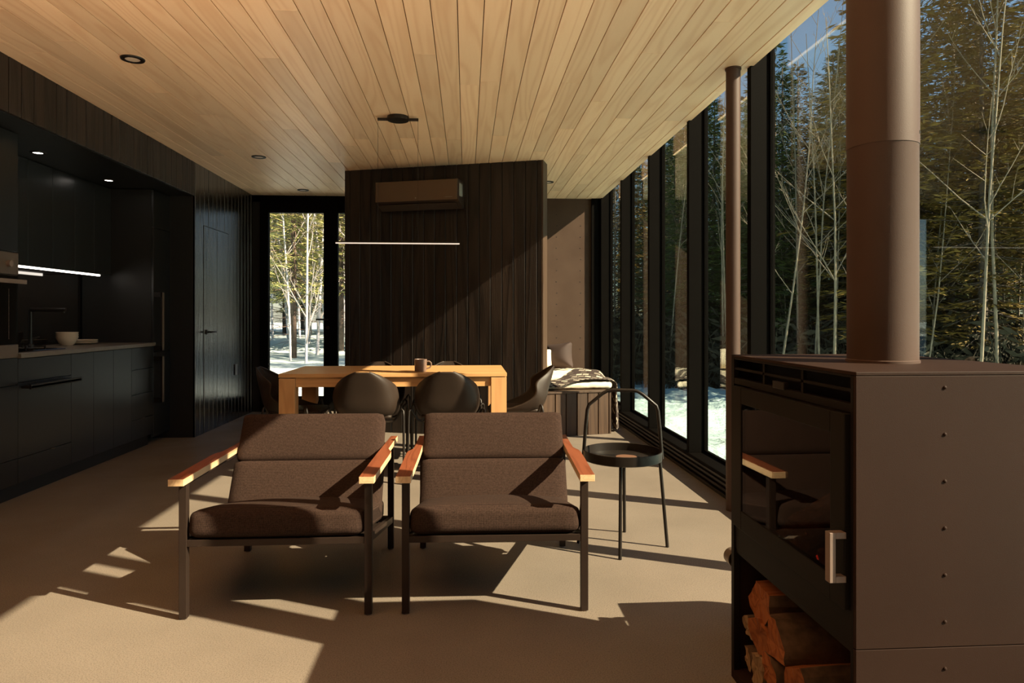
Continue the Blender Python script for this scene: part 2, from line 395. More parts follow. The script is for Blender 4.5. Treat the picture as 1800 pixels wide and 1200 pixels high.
wn = thing('window_1', None, None, (-1.64, YB-.02, 0)); wn['kind'] = 'structure'
m_ = MB(); m_.box(0, .07, 0, .08, 0, 2.55).box(.70, .76, 0, .08, 0, 2.55).box(.07, .70, 0, .08, 2.42, 2.55).box(.07, .70, 0, .08, 0, .18)
m_.build('window_frame', M['frame'], wn, bevel=.004)
box(.07, .70, .035, .041, .18, 2.42).build('glass_pane', M['clearglass'], wn)
struct(box(-.88, 1.56, YB, YB+.12, 0, H).build('wall_back', M['brownpanel']))
m_ = MB()
for sx in (.82, 1.12, 1.42):
    for k in range(13): m_.lathe([(0,0),(.006,0),(.006,-.0022),(0,-.003)], (sx+.004*(k % 3), YB, .75+k*.14), 8, axis='Y')
struct(m_.build('trim_5', M['darkback']))
struct(box(1.56, 1.80, YB-.04, YB+.12, 0, H+.3).build('wall_back', M['frame']))
struct(box(-3.7, 1.9, YF-.14, YF, 0, H+.3).build('wall_front', M['darkwood']))
# window wall: mullions, sill, panes
ys = [8.40, 7.29, 6.16, 5.04, 3.92, 2.79, 1.67, .55, -.57, -1.69, -2.60]
for i, y in enumerate(ys[:-1]):
    struct(box(XI, XR+.02, y, y+.05, .13, 2.99).build('trim_%d' % (10+i), M['frame'], bevel=.003))
for i in range(len(ys)-1):
    ya, yb = ys[i+1]+.05, ys[i]
    o = thing('window_%d' % (i+2), None, None, (XR, ya, .13)); o['kind'] = 'structure'
    L = yb-ya
    m_ = MB(); m_.box(-.012, .012, 0, .010, .0, 2.85).box(-.012, .012, L-.010, L, 0, 2.85).box(-.012, .012, .010, L-.010, 0, .018).box(-.012, .012, .010, L-.010, 2.80, 2.85)
    m_.build('window_frame', M['frame'], o)
    box(-.008, -.002, .010, L-.010, .018, 2.80).build('glass_pane', M['glass'], o)
struct(box(XI-.008, XR+.03, YF, YB-.04, .0, .13).build('window_sill', M['frame'], bevel=.004))
m_ = MB()
for k, (x_, z0, z1) in enumerate(((1.655,.095,.112),(1.648,.066,.084),(1.64,.036,.054),(1.632,0,.022))): m_.box(x_, XI-.006, YF, YB-.05, z0, z1)
struct(m_.build('baseboard_right', M['black'], bevel=.002))
# free-standing partition with dark boards
PA = Vector((-1.23, 7.01, 0)); PB = Vector((.704, 6.40, 0)); pl = (PB-PA).length; pang = math.atan2((PB-PA).y, (PB-PA).x)
wall_planks('wall_partition', (PA.x, PA.y), pang, pl, 0, H, M['darkwood'], thick=.20, off=.06, pitch=.1135, gap=.007)
o = box(pl, pl+.018, .0, .20, 0, H).build('trim_6', M['benchwood'], bevel=.002); o.location = PA; o.rotation_euler = (0,0,pang); struct(o)
# steel column by the glass
m_ = MB().lathe([(0,0),(.042,0),(.042,H),(0,H)], (0,0,0), 32).lathe([(0,H-.010),(.047,H-.010),(.047,H),(0,H)], (0,0,0), 32)
o = m_.build('column', M['pipe'], smooth=True); o.location = (1.585, 3.97, 0)
struct(o)

# ------------------------------------------------------------------ kitchen
def panel(m_, y0, y1, z0, z1, x=XK, t=.02, g=.002): return m_.box(x-t, x, y0+g, y1-g, z0+g, z1-g)
def handle_pull(parent, y, z): MB().box(0, .012, y-.02, y+.02, z, z+.004).build('finger_pull', M['steel'], parent)
def cab(label, y0, y1, z0, z1, doors=(), drawers=(), name='kitchen_cabinet', x=XK, depth=.60, group=None, cat='cabinet', pulls=()):
    t = thing(name, label, cat, (x, y0, 0), group=group); L = y1-y0
    box(-depth, -.022, .001, L-.001, z0, z1).build('body', M['cabside'], t)
    for a_, b_, c_, d_ in doors: box(-.020, 0, a_-y0+.0015, b_-y0-.0015, c_, d_).build('door', M['cabinet'], t, bevel=.001)
    for a_, b_ in drawers: box(-.020, 0, .0015, L-.0015, a_, b_).build('drawer', M['cabinet'], t, bevel=.001)
    for a_ in pulls: box(-.002, .008, L/2-.02, L/2+.02, a_-.002, a_+.003).build('finger_pull', M['steel'], t)
    return t
Y0, Y1, Y2, Y3, Y4, Y5 = 4.50, 5.08, 5.374, 5.665, 5.96, 6.366
WT = .92
# tall oven unit
t = cab('tall black cabinet column that houses the oven', 3.90, Y0, .10, 2.30, doors=[(3.90, Y0, 1.562, 2.30)], drawers=[(.262, .72), (.102, .258)], name='tall_cabinet')
box(-.020, 0, .0015, .6-.0015, .724, .892).build('drawer', M['cabinet'], t, bevel=.001)
cab('tall black cabinet before the oven column', 3.32, 3.90, .10, 2.30, doors=[(3.32, 3.90, .102, 2.30)], name='tall_cabinet')
ov = thing('oven', 'built-in oven with bronze steel control panel and dark glass door', 'oven', (XK, 3.905, .895))
box(-.019, .006, 0, .59, .52, .655).build('control_panel', M['steel'], ov, bevel=.003)
for ky in (.30, .49):
    MB().lathe([(0,.0),(.021,.0),(.020,.022),(0,.022)], (.006, ky, .585), 24, axis='X').build('knob', M['brushed'], ov, smooth=True)
box(-.019, .004, 0, .59, .085, .515).build('door', M['ovenglass'], ov, bevel=.003)
box(-.019, .006, 0, .59, 0, .083).build('lower_trim', M['steel'], ov, bevel=.003)
m_ = MB().bar((.045, .02, .475), (.045, .60, .475), .014, .026).bar((.0, .05, .475), (.045, .05, .475), .012, .016).bar((.0, .56, .475), (.045, .56, .475), .012, .016)
m_.build('handle', M['brushed'], ov, bevel=.002)
m_ = MB()
m_.box(.0040, .0046, .5015, .5025, .12, .43)
for k in range(9): m_.box(.0042, .005, .50, .504, .12+k*.038, .123+k*.038)
m_.build('shelf_runner', M['brushed'], ov)
# base units
dw = cab('black dishwasher front with long ledge handle', Y0, Y1, .10, WT-.03, drawers=[(.737, .885), (.259, .733), (.102, .255)], name='dishwasher', cat='dishwasher')
m_ = MB().box(.0, .062, .03, .60, .696, .712).box(.050, .062, .03, .60, .690, .722)
m_.build('handle', M['black'], dw, bevel=.002)
box(-.002, .008, .34, .38, .252, .257).build('finger_pull', M['steel'], dw)
for i, (a_, b_, lb) in enumerate(((Y1, Y2, 'black base cabinet door right beside the dishwasher'), (Y2, Y3, 'black base cabinet, middle of the three narrow plain doors'), (Y3, Y4, 'black base cabinet door beside the drawer stack'))):
    cab(lb, a_, b_, .10, WT-.03, doors=[(a_, b_, .102, .885)])
cab('black four-drawer base unit beside the tall fridge', Y4, Y5, .10, WT-.03, drawers=[(.70, .885), (.487, .696), (.272, .483), (.102, .268)], name='drawer_unit', pulls=[.27])
struct(box(-3.40, XK-.05, 3.32, Y5, 0, .10).build('baseboard_left', M['cabside']))
o = MB().box(XKB+.002, XK+.02, Y0, Y5-.002, WT-.03, WT).build('worktop', M['worktop'], bevel=.002)
tag(o, 'long thin taupe worktop over the black base cabinets', 'worktop')
# fridge column
fr_ = thing('fridge', 'tall black integrated fridge freezer with two bar handles', 'fridge', (XK, Y5, 0)); FL = YP-Y5
box(-.62, -.022, 0, FL-.002, .06, 2.30).build('body', M['cabside'], fr_)
box(-.02, 0, .001, FL-.003, .835, 1.958).build('door', M['cabinet'], fr_, bevel=.001)
box(-.02, 0, .001, FL-.003, .08, .831).build('freezer_door', M['cabinet'], fr_, bevel=.001)
box(-.02, 0, .001, FL-.003, 1.962, 2.298).build('top_panel', M['cabinet'], fr_, bevel=.001)
for z0, z1 in ((.845, 1.375), (.375, .795)):
    m_ = MB().box(.0, .07, .01, .05, z0, z0+.045).box(.0, .07, .01, .05, z1-.045, z1).box(.058, .072, .01, .05, z0, z1)
    hh = m_.build('handle', M['black'], fr_, bevel=.001)
    box(.0722, .0745, .012, .048, z0+.004, z1-.004).build('highlight_strip', M['steel'], hh)  # pale strip stands in for the highlight along the handle edge
# wall units
UX = -3.19
ed = [4.502, 4.90, 5.20, 5.50, 5.80, 6.09, 6.364]
for i, lb in enumerate(('black wall cabinet beside the oven column', 'middle black wall cabinet above the faucet', 'black wall cabinet against the fridge side')):
    a_, b_, c_ = ed[2*i], ed[2*i+1], ed[2*i+2]
    cab(lb, a_, c_, 1.53, 2.300, doors=[(a_, b_, 1.522, 2.30), (b_, c_, 1.522, 2.30)], name='wall_cabinet', x=UX, depth=.265)
o = MB().box(UX-.032, UX-.019, Y0+.02, 6.22, 1.508, 1.5295).build('under_cabinet_light', M['led'])
tag(o, 'bright white light strip under the black wall cabinets', 'light')
struct(box(XKB, XKB+.003, Y0, Y5, WT, 1.53).build('trim_7', M['splash']))
# cooktop, faucet, dispensers, crockery
hb = thing('cooktop', 'black glass cooktop set in the worktop beside the oven', 'cooktop', (-3.10, 4.56, WT))
box(-.26, .22, 0, .56, .0005, .008).build('glass_top', M['splash'], hb, bevel=.002)
for cx_, cy_ in ((-.1, .16), (-.1, .42), (.12, .3)):
    m_ = MB().lathe([(.05,.008),(.055,.018),(.03,.022),(0,.022)], (cx_, cy_, 0), 20)
    for k in range(4):
        an = k*math.pi/2+.4; m_.bar((cx_+.03*math.cos(an), cy_+.03*math.sin(an), .03), (cx_+.10*math.cos(an), cy_+.10*math.sin(an), .03), .008, .012)
        m_.bar((cx_+.095*math.cos(an), cy_+.095*math.sin(an), .008), (cx_+.095*math.cos(an), cy_+.095*math.sin(an), .036), .008, .008, up=(1,0,0))
    m_.build('burner', M['black'], hb, smooth=True)
fc = thing('faucet', 'angular black kitchen faucet with horizontal spout', 'faucet', (-3.33, 5.46, WT))
MB().lathe([(0,0),(.028,0),(.028,.012),(.018,.02),(.015,.03),(.015,.06)], n=24).build('base', M['black'], fc, smooth=True)
MB().tube([(0,0,.02),(0,0,.27),(.012,.0,.282),(.03,0,.285)], .013, 12).build('column', M['black'], fc, smooth=True)
MB().tube([(.0,0,.285),(.26,0,.285)], .015, 12).tube([(.245,0,.285),(.245,0,.262)], .010, 10).build('spout', M['black'], fc, smooth=True)
MB().tube([(0,0,.06),(.03,.06,.075)], .007, 8).build('lever', M['black'], fc, smooth=True)
for i, (yy, lb) in enumerate(((5.20, 'tall black pump soap bottle beside the faucet'),)):
    so = thing('soap_dispenser', lb, 'soap dispenser', (-3.33, yy, WT))
    MB().lathe([(0,0),(.034,0),(.036,.01),(.036,.12),(.03,.135),(.012,.14),(.012,.15),(0,.15)], n=24).build('bottle', M['black'], so, smooth=True)
    MB().tube([(0,0,.15),(0,0,.19)], .006, 8).tube([(0,0,.19),(.05,0,.185)], .007, 8).build('pump', M['black'], so, smooth=True)
bp = [(0,.004),(.035,.004),(.037,0),(.042,0),(.060,.022),(.076,.055),(.080,.072),(.077,.072),(.072,.055),(.055,.026),(0,.012)]
for k, lb in enumerate(('cream bowl at the bottom of the stack on the worktop', 'cream bowl in the middle of the stack on the worktop', 'cream bowl on top of the stack on the worktop')):
    o = MB().lathe(bp, n=32).build('bowl', M['bowl'], smooth=True); o.location = (-3.24, 5.78, WT+.0005+k*.0175); tag(o, lb, 'bowl', 'cream bowls stacked on the worktop')
pp = [(0,.002),(.06,0),(.10,.008),(.115,.015),(.113,.018),(.095,.011),(.055,.006),(0,.006)]
for k, lb in enumerate(('pale plate at the bottom of the small stack beside the bowls', 'pale plate in the middle of the small stack beside the bowls', 'pale plate on top of the small stack beside the bowls')):
    o = MB().lathe(pp, n=32).build('plate', M['bowl'], smooth=True); o.location = (-3.25, 6.02, WT+.0005+k*.0105); tag(o, lb, 'plate', 'plates stacked beside the bowls')
# light switch on the left wall
o = MB().box(0, .010, -.035, .035, -.06, .06).build('light_switch', M['switch'], bevel=.003); o.location = (XL+.001, 7.86, .56); tag(o, 'small pale switch plate low on the dark plank wall', 'switch')

# ------------------------------------------------------------------ ceiling lamps
def downlight(x_, y_, z_, lb, lens, r_=.065, grp=None):
    t = thing('downlight', lb, 'ceiling light', (x_, y_, z_), group=grp)
    MB().lathe([(r_*.60, -.003),(r_*.62,-.007),(r_*.96,-.007),(r_,-.001),(r_,0)], n=40).build('trim_ring', M['black'], t, smooth=True)
    MB().lathe([(0,-.004),(r_*.60,-.004),(r_*.60,-.001),(0,-.001)], n=32).build('lens', lens, t)
downlight(-1.91, 4.05, H, 'recessed ceiling light with thick black ring, nearest on the ceiling', M['lamp_off'])
downlight(-1.915, 6.45, H, 'small recessed ceiling light, middle of the row along the plank wall', M['lamp_off'])
downlight(-1.90, 8.10, H, 'small recessed ceiling light close to the glazed back door', M['lamp_off'])
downlight(.89, 7.44, H, 'small recessed ceiling light over the window bench', M['lamp_off'])
downlight(-3.00, 5.0, 2.305, 'lit kitchen spotlight nearer the oven column', M['lamp_on'], .05)
downlight(-3.01, 5.97, 2.305, 'lit kitchen spotlight nearer the fridge', M['lamp_on'], .05)
# pendant
pn = thing('pendant_lamp', 'slim linear pendant hanging on two wires above the dining table', 'pendant lamp', (-.505, 5.09, 0))
MB().lathe([(0,H-.001),(.078,H-.001),(.080,H-.008),(.078,H-.030),(0,H-.032)], n=40).build('canopy', M['black'], pn, smooth=True)
MB().box(-.15, .15, -.011, .011, H-.030, H-.012).build('canopy_bar', M['black'], pn, bevel=.002)
for sx in (-1, 1): MB().tube([(sx*.147,0,H-.03),(sx*.147,0,1.70)], .0011, 6).build('wire', M['black'], pn)
MB().box(-.455, .455, -.010, .010, 1.697, 1.707).build('light_bar', M['black'], pn)
MB().box(-.453, .453, -.0105, .008, 1.690, 1.697).build('diffuser', M['ledsoft'], pn)

# ------------------------------------------------------------------ air conditioner on the partition
ac = thing('air_conditioner', 'bronze wall-mounted air conditioner high on the dark plank partition', 'air conditioner', PA, pang)
def ray_on_partition(px):
    a_ = math.atan(80/1200); c_ = (px-900)/1200
    d = Vector((c_*math.cos(a_)+math.sin(a_), math.cos(a_)-c_*math.sin(a_))); n_ = Vector((-(PB-PA).y, (PB-PA).x))
    t_ = (Vector((PA.x, PA.y)).dot(n_))/d.dot(n_); P = d*t_; return (P-Vector((PA.x, PA.y))).length
a0, a1 = ray_on_partition(672)+.02, ray_on_partition(815)
def ac_prof(x0, x1, prof, mat, name, bev=.004):
    n_ = len(prof); m_ = MB(); vs = [(x0, -y_, z_) for y_, z_ in prof] + [(x1, -y_, z_) for y_, z_ in prof]
    m_.add(vs, [tuple(range(n_)), tuple(range(2*n_-1, n_-1, -1))] + [(i, i+n_, (i+1) % n_+n_, (i+1) % n_) for i in range(n_)])
    return m_.build(name, mat, ac, bevel=bev)
ac_prof(a0-.003, a1+.006, [(.0,2.20),(.05,2.19),(.16,2.245),(.185,2.29),(.18,2.455),(.0,2.458)], M['acdark'], 'body')
ac_prof(a0, a1, [(.185,2.262),(.208,2.256),(.200,2.452),(.18,2.456)], M['acfront'], 'front_panel')
ac_prof(a0+.02, a1-.02, [(.10,2.198),(.17,2.236),(.172,2.228),(.105,2.188)], M['acdark'], 'louver', 0)
box(a1+.0065, a1+.0075, -.16, -.06, 2.30, 2.42).build('side_label', M['label'], ac)
MB().lathe([(0,0),(.006,0),(.006,-.002),(0,-.002)], (((a0+a1)/2), -.2065, 2.285), 12, axis='Y').build('logo', M['label'], ac)
m_ = MB()
for k in range(7): m_.box(a1-.12+k*.011, a1-.12+k*.011+.007, -.2075, -.2055, 2.282, 2.286)
m_.build('lettering', M['label'], ac)

# ------------------------------------------------------------------ lounge chairs
def make_armchair(label):
    t = thing('armchair', label, 'armchair', group='brown lounge chairs in front of the dining table'); g = .348
    for sx in (-1, 1):
        for y_ in (0, .75):
            l_ = MB().box(sx*g-.0145, sx*g+.0145, y_-.0145, y_+.0145, .004, .521).build('leg', M['chairmetal'], t, bevel=.0015)
            MB().lathe([(0,0),(.012,0),(.012,.004),(0,.004)], (sx*g, y_, 0), 12).build('foot_glide', M['steel'], l_)
        MB().bar((sx*g, .012, .292), (sx*g, .738, .146), .022, .030).build('side_rail', M['chairmetal'], t, bevel=.001)
        MB().bar((sx*g, .0, .515), (sx*g, .75, .515), .024, .010).build('arm_rail', M['chairmetal'], t)
        prof = [(-.07,.031,-.026),(.15,.036,-.023),(.38,.041,-.019),(.42,.039,-.018),(.455,.028,-.017),(.49,.020,-.016),(.62,.022,-.013),(.82,.026,-.008)]
        poly = [(sx*(g+o_), y_) for y_, o_, i_ in prof] + [(sx*(g+i_), y_) for y_, o_, i_ in reversed(prof)]
        if sx < 0: poly.reverse()
        MB().prism(poly, .521, .547, 0, 1).build('armrest', [M['armedge'], M['armtop']], t, bevel=.0012)
    MB().box(-g+.012, g-.012, -.013, .013, .277, .302).build('front_rail', M['chairmetal'], t, bevel=.001)
    MB().box(-g+.012, g-.012, .737, .763, .135, .160).build('rear_rail', M['chairmetal'], t, bevel=.001)
    for sx in (-1, 1): MB().bar((sx*.30, .56, .18), (sx*.30, .770, .62), .02, .02, up=(0,1,0)).build('back_support', M['chairmetal'], t, bevel=.001)
    MB().bar((-.31, .770, .62), (.31, .770, .62), .02, .02).build('back_rail', M['chairmetal'], t)
    sl = math.atan(.2)
    MB().bar((0, .02, .288), (0, .53, .186), .652, .012).build('shadow_deck', M['chairmetal'], t)  # unseen deck added to stop light leaking between cushion and side rail
    c_ = cushion(.668, .64, .105, .034, .022)
    xf(c_, Matrix.Translation((0, .295, .300)) @ Matrix.Rotation(-sl, 4, 'X'))
    c_.build('seat_cushion', M['fabric'], t, smooth='all')
    # back cushion: local y runs up the back
    bot = Vector((0, .395, .285)); top = Vector((0, .625, .697)); d = (top-bot).normalized(); n_ = Vector((0, -d.z, d.y)); LL = (top-bot).length
    mat = Matrix(((1,0,0,0),(0,d.y,n_.y,0),(0,d.z,n_.z,0),(0,0,0,1))); c_ = MB()
    for f0, f1, wd, th in ((-.01, .515, .672, .118), (.505, 1.0, .660, .112)):
        q = cushion(wd, LL*(f1-f0), th, .024, .010, n=14); xf(q, Matrix.Translation(bot.lerp(top, (f0+f1)/2)-n_*.055) @ mat); c_.add(q.v, q.f)
    c_.build('back_cushion', M['fabric'], t, smooth='all')
    return t
ch1 = make_armchair('brown lounge chair on the kitchen side, its top corner in shadow')
ch2 = copy_tree(ch1); ch2['label'] = 'brown lounge chair next to the round tray side table'
ch1.location = (-.727, 2.68, 0); ch1.rotation_euler = (0,0,R(-.3))
ch2.location = (.113, 2.665, 0); ch2.rotation_euler = (0,0,R(-1.5))

# ------------------------------------------------------------------ dining table and chairs
TX0, TX1, TY0, TY1, TZ = -1.31, .287, 4.86, 5.64, .752
tb = thing('dining_table', 'honey oak dining table behind the lounge chairs', 'table', ((TX0+TX1)/2, (TY0+TY1)/2, 0))
hw, hd = (TX1-TX0)/2, (TY1-TY0)/2
MB().box(-hw, hw, -hd, hd, TZ-.026, TZ).build('tabletop', M['oak'], tb, bevel=.002)
for sx in (-1, 1):
    for sy in (-1, 1):
        x_ = sx*(hw-.057); y_ = sy*(hd-.057)
        MB().box(x_-.055, x_+.055, y_-.055, y_+.055, 0, TZ-.032).build('leg', M['oakv'], tb, bevel=.002)
    MB().box(sx*(hw-.06)-.01, sx*(hw-.06)+.01, -hd+.113, hd-.113, TZ-.095, TZ-.030).build('apron', M['oak'], tb)
    MB().box(-hw+.113, hw-.113, sx*(hd-.035)-.011, sx*(hd-.035)+.011, TZ-.095, TZ-.027).build('apron', M['oak'], tb)

def make_dining_chair(label):
    t = thing('dining_chair', label, 'chair', group='dark shell chairs around the oak table')
    cl = [(.235,.438,.165),(.20,.447,.195),(.10,.437,.210),(0,.430,.222),(-.09,.434,.224),(-.165,.462,.224),(-.20,.53,.220),(-.215,.60,.208),(-.232,.66,.184),(-.247,.71,.148),(-.258,.748,.100),(-.267,.775,.045)]
    nu = 12; m_ = MB(); vs = []
    for i, (y_, z_, hw_) in enumerate(cl):
        tt = i/(len(cl)-1)
        up = [.0,.012,.035,.075,.115,.13,.10,.065,.035,.015,.006,.002][i]
        fw = [.0,.0,.0,.0,.01,.05,.09,.11,.09,.055,.028,.007][i]
        for j in range(nu+1):
            u = -1+2*j/nu; k = abs(u)**3.4
            vs.append((hw_*math.sin(u*math.pi/2*.92)/math.sin(math.pi/2*.92), y_+fw*k, z_+up*k))
    fs = [(i*(nu+1)+j, i*(nu+1)+j+1, (i+1)*(nu+1)+j+1, (i+1)*(nu+1)+j) for i in range(len(cl)-1) for j in range(nu)]
    o = m_.add(vs, fs).build('shell', M['shell'], t, smooth='all')
    sb = o.modifiers.new('sub', 'SUBSURF'); sb.levels = 2; sb.render_levels = 2
    so = o.modifiers.new('solid', 'SOLIDIFY'); so.thickness = .012; so.offset = 0
    c_ = cushion(.36, .36, .03, .014, .008, n=8); xf(c_, Matrix.Translation((0,.04,.455)))
    c_.build('seat_pad', M['shell'], t, smooth='all')
    for sx in (-1, 1):
        for sy in (-1, 1):
            yb_ = .12*sy
            MB().tube([(sx*.17, yb_, .418), (sx*.205, yb_, .432), (sx*.232, yb_*1.1, .472), (sx*.244, yb_*1.15, .50), (sx*.252, yb_*1.2, .507), (sx*.262, yb_*1.25, .497), (sx*.265, yb_*1.3, .46), (sx*.272, .21*sy, .0)], .0085, 10).build('leg', M['black'], t, smooth=True)
    MB().tube([(-.17,.12,.418),(.17,.12,.418)], .008, 8).tube([(-.17,-.12,.418),(.17,-.12,.418)], .008, 8).tube([(-.1,.12,.418),(-.1,-.12,.418)], .008, 8).tube([(.1,.12,.418),(.1,-.12,.418)], .008, 8).build('seat_frame', M['black'], t, smooth=True)
    return t
dc = make_dining_chair('dark shell chair with its back to us, behind the gap side of the kitchen-side lounge chair')
spots = [((-.70, 4.93), 0, 'dark shell chair with rounded back turned to us, nearer the kitchen'),
         ((-.135, 4.93), 0, 'dark shell chair with rounded back turned to us, directly below the mug'),
         ((-.73, 5.53), 180, 'dark shell chair across the table, only its top edge seen left of the mug'),
         ((-.15, 5.53), 180, 'dark shell chair across the table, only its top edge seen right of the mug'),
         ((-1.29, 5.22), -90, 'dark shell chair at the table end by the glazed door'),
         ((.40, 5.22), 90, 'dark shell chair at the table end by the window bench')]
for i, ((x_, y_), an, lb) in enumerate(spots):
    o = dc if i == 0 else copy_tree(dc)
    o.location = (x_, y_, 0); o.rotation_euler = (0,0,R(an)); o['label'] = lb
mg = thing('mug', 'brown stoneware mug standing on the oak table', 'mug', (-.335, 5.03, TZ+.0005))
MB().lathe([(0,0),(.040,0),(.043,.004),(.046,.088),(.044,.090),(.041,.086),(.038,.008),(0,.006)], n=32).build('cup', M['mug'], mg, smooth=True)
MB().tube([(.042,0,.072),(.062,0,.074),(.076,0,.062),(.078,0,.044),(.066,0,.026),(.042,0,.020)], .0055, 8).build('handle', M['mug'], mg, smooth=True)

# ------------------------------------------------------------------ tray side table
st = thing('side_table', 'round black tray side table with tall hoop handle', 'side table', (.785, 3.40, 0))
MB().lathe([(0,.432),(.190,.432),(.196,.436),(.197,.480),(.194,.482),(.191,.480),(.190,.442),(0,.440)], n=64).build('tray', M['black'], st, smooth=True)
for an, r0 in ((-12, .2), (74, .19), (168, .2), (254, .19)):
    c_, s_ = math.cos(R(an)), math.sin(R(an)); rt = .185 if an in (-12, 168) else .15
    MB().tube([(c_*rt, s_*rt, .434), (c_*(r0+.022), s_*(r0+.022), 0)], .0085, 10).build('leg', M['black'], st, smooth=True)
c_, s_ = math.cos(R(-12)), math.sin(R(-12))
hp = [(.196,.44),(.184,.60),(.176,.68),(.168,.705),(.10,.762),(.075,.777),(.05,.781),(0,.781)]
MB().tube([(c_*a_, s_*a_, b_) for a_, b_ in hp] + [(-c_*a_, -s_*a_, b_) for a_, b_ in reversed(hp[:-1])], .009, 10).build('handle', M['black'], st, smooth=True)
o = MB().lathe([(0,0),(.052,0),(.053,.004),(.052,.010),(0,.011)], n=32).build('coaster', M['coaster'], smooth=True); o.location = (.80, 3.38, .4405)
tag(o, 'small round wooden coaster in the black tray', 'coaster')

# ------------------------------------------------------------------ wood stove
SX, SX1, SY0, SY1, SZ = .847, 1.385, 1.435, 2.137, 1.030
sv = thing('wood_stove', 'large square black-brown wood stove with glass door and log bay', 'wood stove', (SX, SY0, 0)); SD = SX1-SX; SL = SY1-SY0
m_ = MB().box(.0, SD, 0, .010, .425, SZ-.009).box(.012, SD, SL-.010, SL, .425, SZ-.012).box(SD-.01, SD, .01, SL-.01, .0, SZ-.012)
m_.box(.0, SD, 0, .010, .031, .423).box(.012, SD, SL-.010, SL, .02, .423).box(.0, SD, .0, SL, 0, .03)
m_.build('side_panels', M['stove'], sv, bevel=.001)
for k in range(8):
    MB().lathe([(0,0),(.0042,0),(.0036,-.002),(.002,-.003),(0,-.0033)], (1.05-SX, 0, .995-.103*k), 14, axis='Y').build('rivet', M['stove'], sv, smooth=True)
MB().box(0, SD, 0, SL, SZ-.008, SZ).build('top_plate', M['stove'], sv, bevel=.0015)
# front frame (faces -x)
m_ = MB().box(0, .02, .0105, .022, .03, SZ-.009).box(0, .02, SL-.022, SL, .03, SZ-.008).box(0.001, .02, .022, SL-.022, 1.016, SZ-.008).box(.001, .02, .022, SL-.022, .939, .958).box(.004, .02, .022, SL-.022, .42, .497)
m_.box(.006, .5, .012, SL-.012, .405, .42)
m_.build('front_frame', M['stovefront'], sv, bevel=.001)
m_ = MB().box(.003, .012, .022, SL-.022, .984, .991)
for y_ in (.245, .47): m_.box(.003, .012, y_-.006, y_+.006, .958, 1.016)
m_.box(.06, .07, .022, SL-.022, .94, SZ-.01)
m_.build('grille', M['stovefront'], sv)
MB().box(-.004, .01, .33, .40, .955, .975).build('air_lever', M['black'], sv, bevel=.002)
dp = MB().box(-.012, .006, .025, .085, .50, .935).box(-.012, .006, SL-.105, SL-.038, .50, .935).box(-.012, .006, .085, SL-.105, .885, .935).box(-.012, .006, .085, SL-.105, .50, .558)
door = dp.build('door', M['stovefront'], sv, bevel=.002)
MB().box(-.009, -.005, .085, SL-.105, .558, .885).build('glass', M['stoveglass'], door)
m_ = MB().box(-.048, -.034, .020, .040, .563, .674).box(-.034, -.010, .020, .040, .563, .577).box(-.034, -.010, .020, .040, .660, .674)
m_.build('handle', M['brushed'], door, bevel=.001)
m_ = MB().box(.44, .45, .03, SL-.03, .44, .92).box(.02, .45, .03, .045, .44, .92).box(.02, .45, SL-.045, SL-.03, .44, .92).box(.02, .45, .03, SL-.03, .435, .445).box(.02, .45, .03, SL-.03, .915, .925)
m_.build('firebox', M['stovein'], sv)
rr = random.Random(3); m_ = MB(); n_ = 22; vs = []
for i in range(n_):
    for j in range(n_):
        x_ = .03+.40*i/(n_-1); y_ = .05+(SL-.1)*j/(n_-1)
        vs.append((x_, y_, .447+.05*max(0, noise.noise((x_*9, y_*9, 1)))+.05*math.exp(-((x_-.22)/.12)**2)))
m_.add(vs, [(i*n_+j, i*n_+j+1, (i+1)*n_+j+1, (i+1)*n_+j) for i in range(n_-1) for j in range(n_-1)])
ao = m_.build('ash_bed', M['ash'], sv, smooth='all'); ao['kind'] = 'stuff'
def log_mesh(seed, L, r_, mat_end, mat_side):
    """a split log along +x: rounded bark arc closed by rough straight cuts"""
    rr = random.Random(seed); m_ = MB(); a0_ = rr.uniform(0, 6.28); arc = rr.uniform(1.7, 3.6); n1 = 9; n2 = 5
    prof = [(r_*1.05*math.cos(a0_+arc*(k/n1-.5)), r_*1.05*math.sin(a0_+arc*(k/n1-.5))) for k in range(n1+1)]
    ap = (-r_*.55*math.cos(a0_), -r_*.55*math.sin(a0_))
    for q0, q1 in ((prof[-1], ap), (ap, prof[0])):
        for k in range(1 if q0 is ap else 1, n2+(1 if q1 is ap else 0)): f = k/n2; prof.append((q0[0]*(1-f)+q1[0]*f+rr.uniform(-.004,.004), q0[1]*(1-f)+q1[1]*f+rr.uniform(-.004,.004)))
    cx_ = sum(p[0] for p in prof)/len(prof); cy_ = sum(p[1] for p in prof)/len(prof)
    prof = [(p[0]-cx_, p[1]-cy_) for p in prof]; n_ = len(prof); rows = 9; vs = []
    for i in range(rows):
        k = 1-.05*(i in (0, rows-1))
        for j, p in enumerate(prof):
            w_ = 1+.05*noise.noise((i*.9+seed, j*.5, seed))
            vs.append((L*i/(rows-1)+(rr.uniform(-.004,.004) if i in (0, rows-1) else 0), p[0]*k*w_, p[1]*k*w_))
    m_.add(vs, [(i*n_+k, i*n_+(k+1) % n_, (i+1)*n_+(k+1) % n_, (i+1)*n_+k) for i in range(rows-1) for k in range(n_)], 1)
    for i, fl in ((0, True), (rows-1, False)):
        base = [vs[i*n_+k] for k in range(n_)]; c_ = (base[0][0]+(.003 if fl else -.003), 0, 0); m_.add(base+[c_], [((k, n_, (k+1) % n_) if fl else (k, (k+1) % n_, n_)) for k in range(n_)], 0)
    # the cut faces show pale or orange wood, the arc shows bark
    for fi in range((rows-1)*n_):
        if fi % n_ >= n1: m_.mi[fi] = 0
    return m_, [mat_end, mat_side]
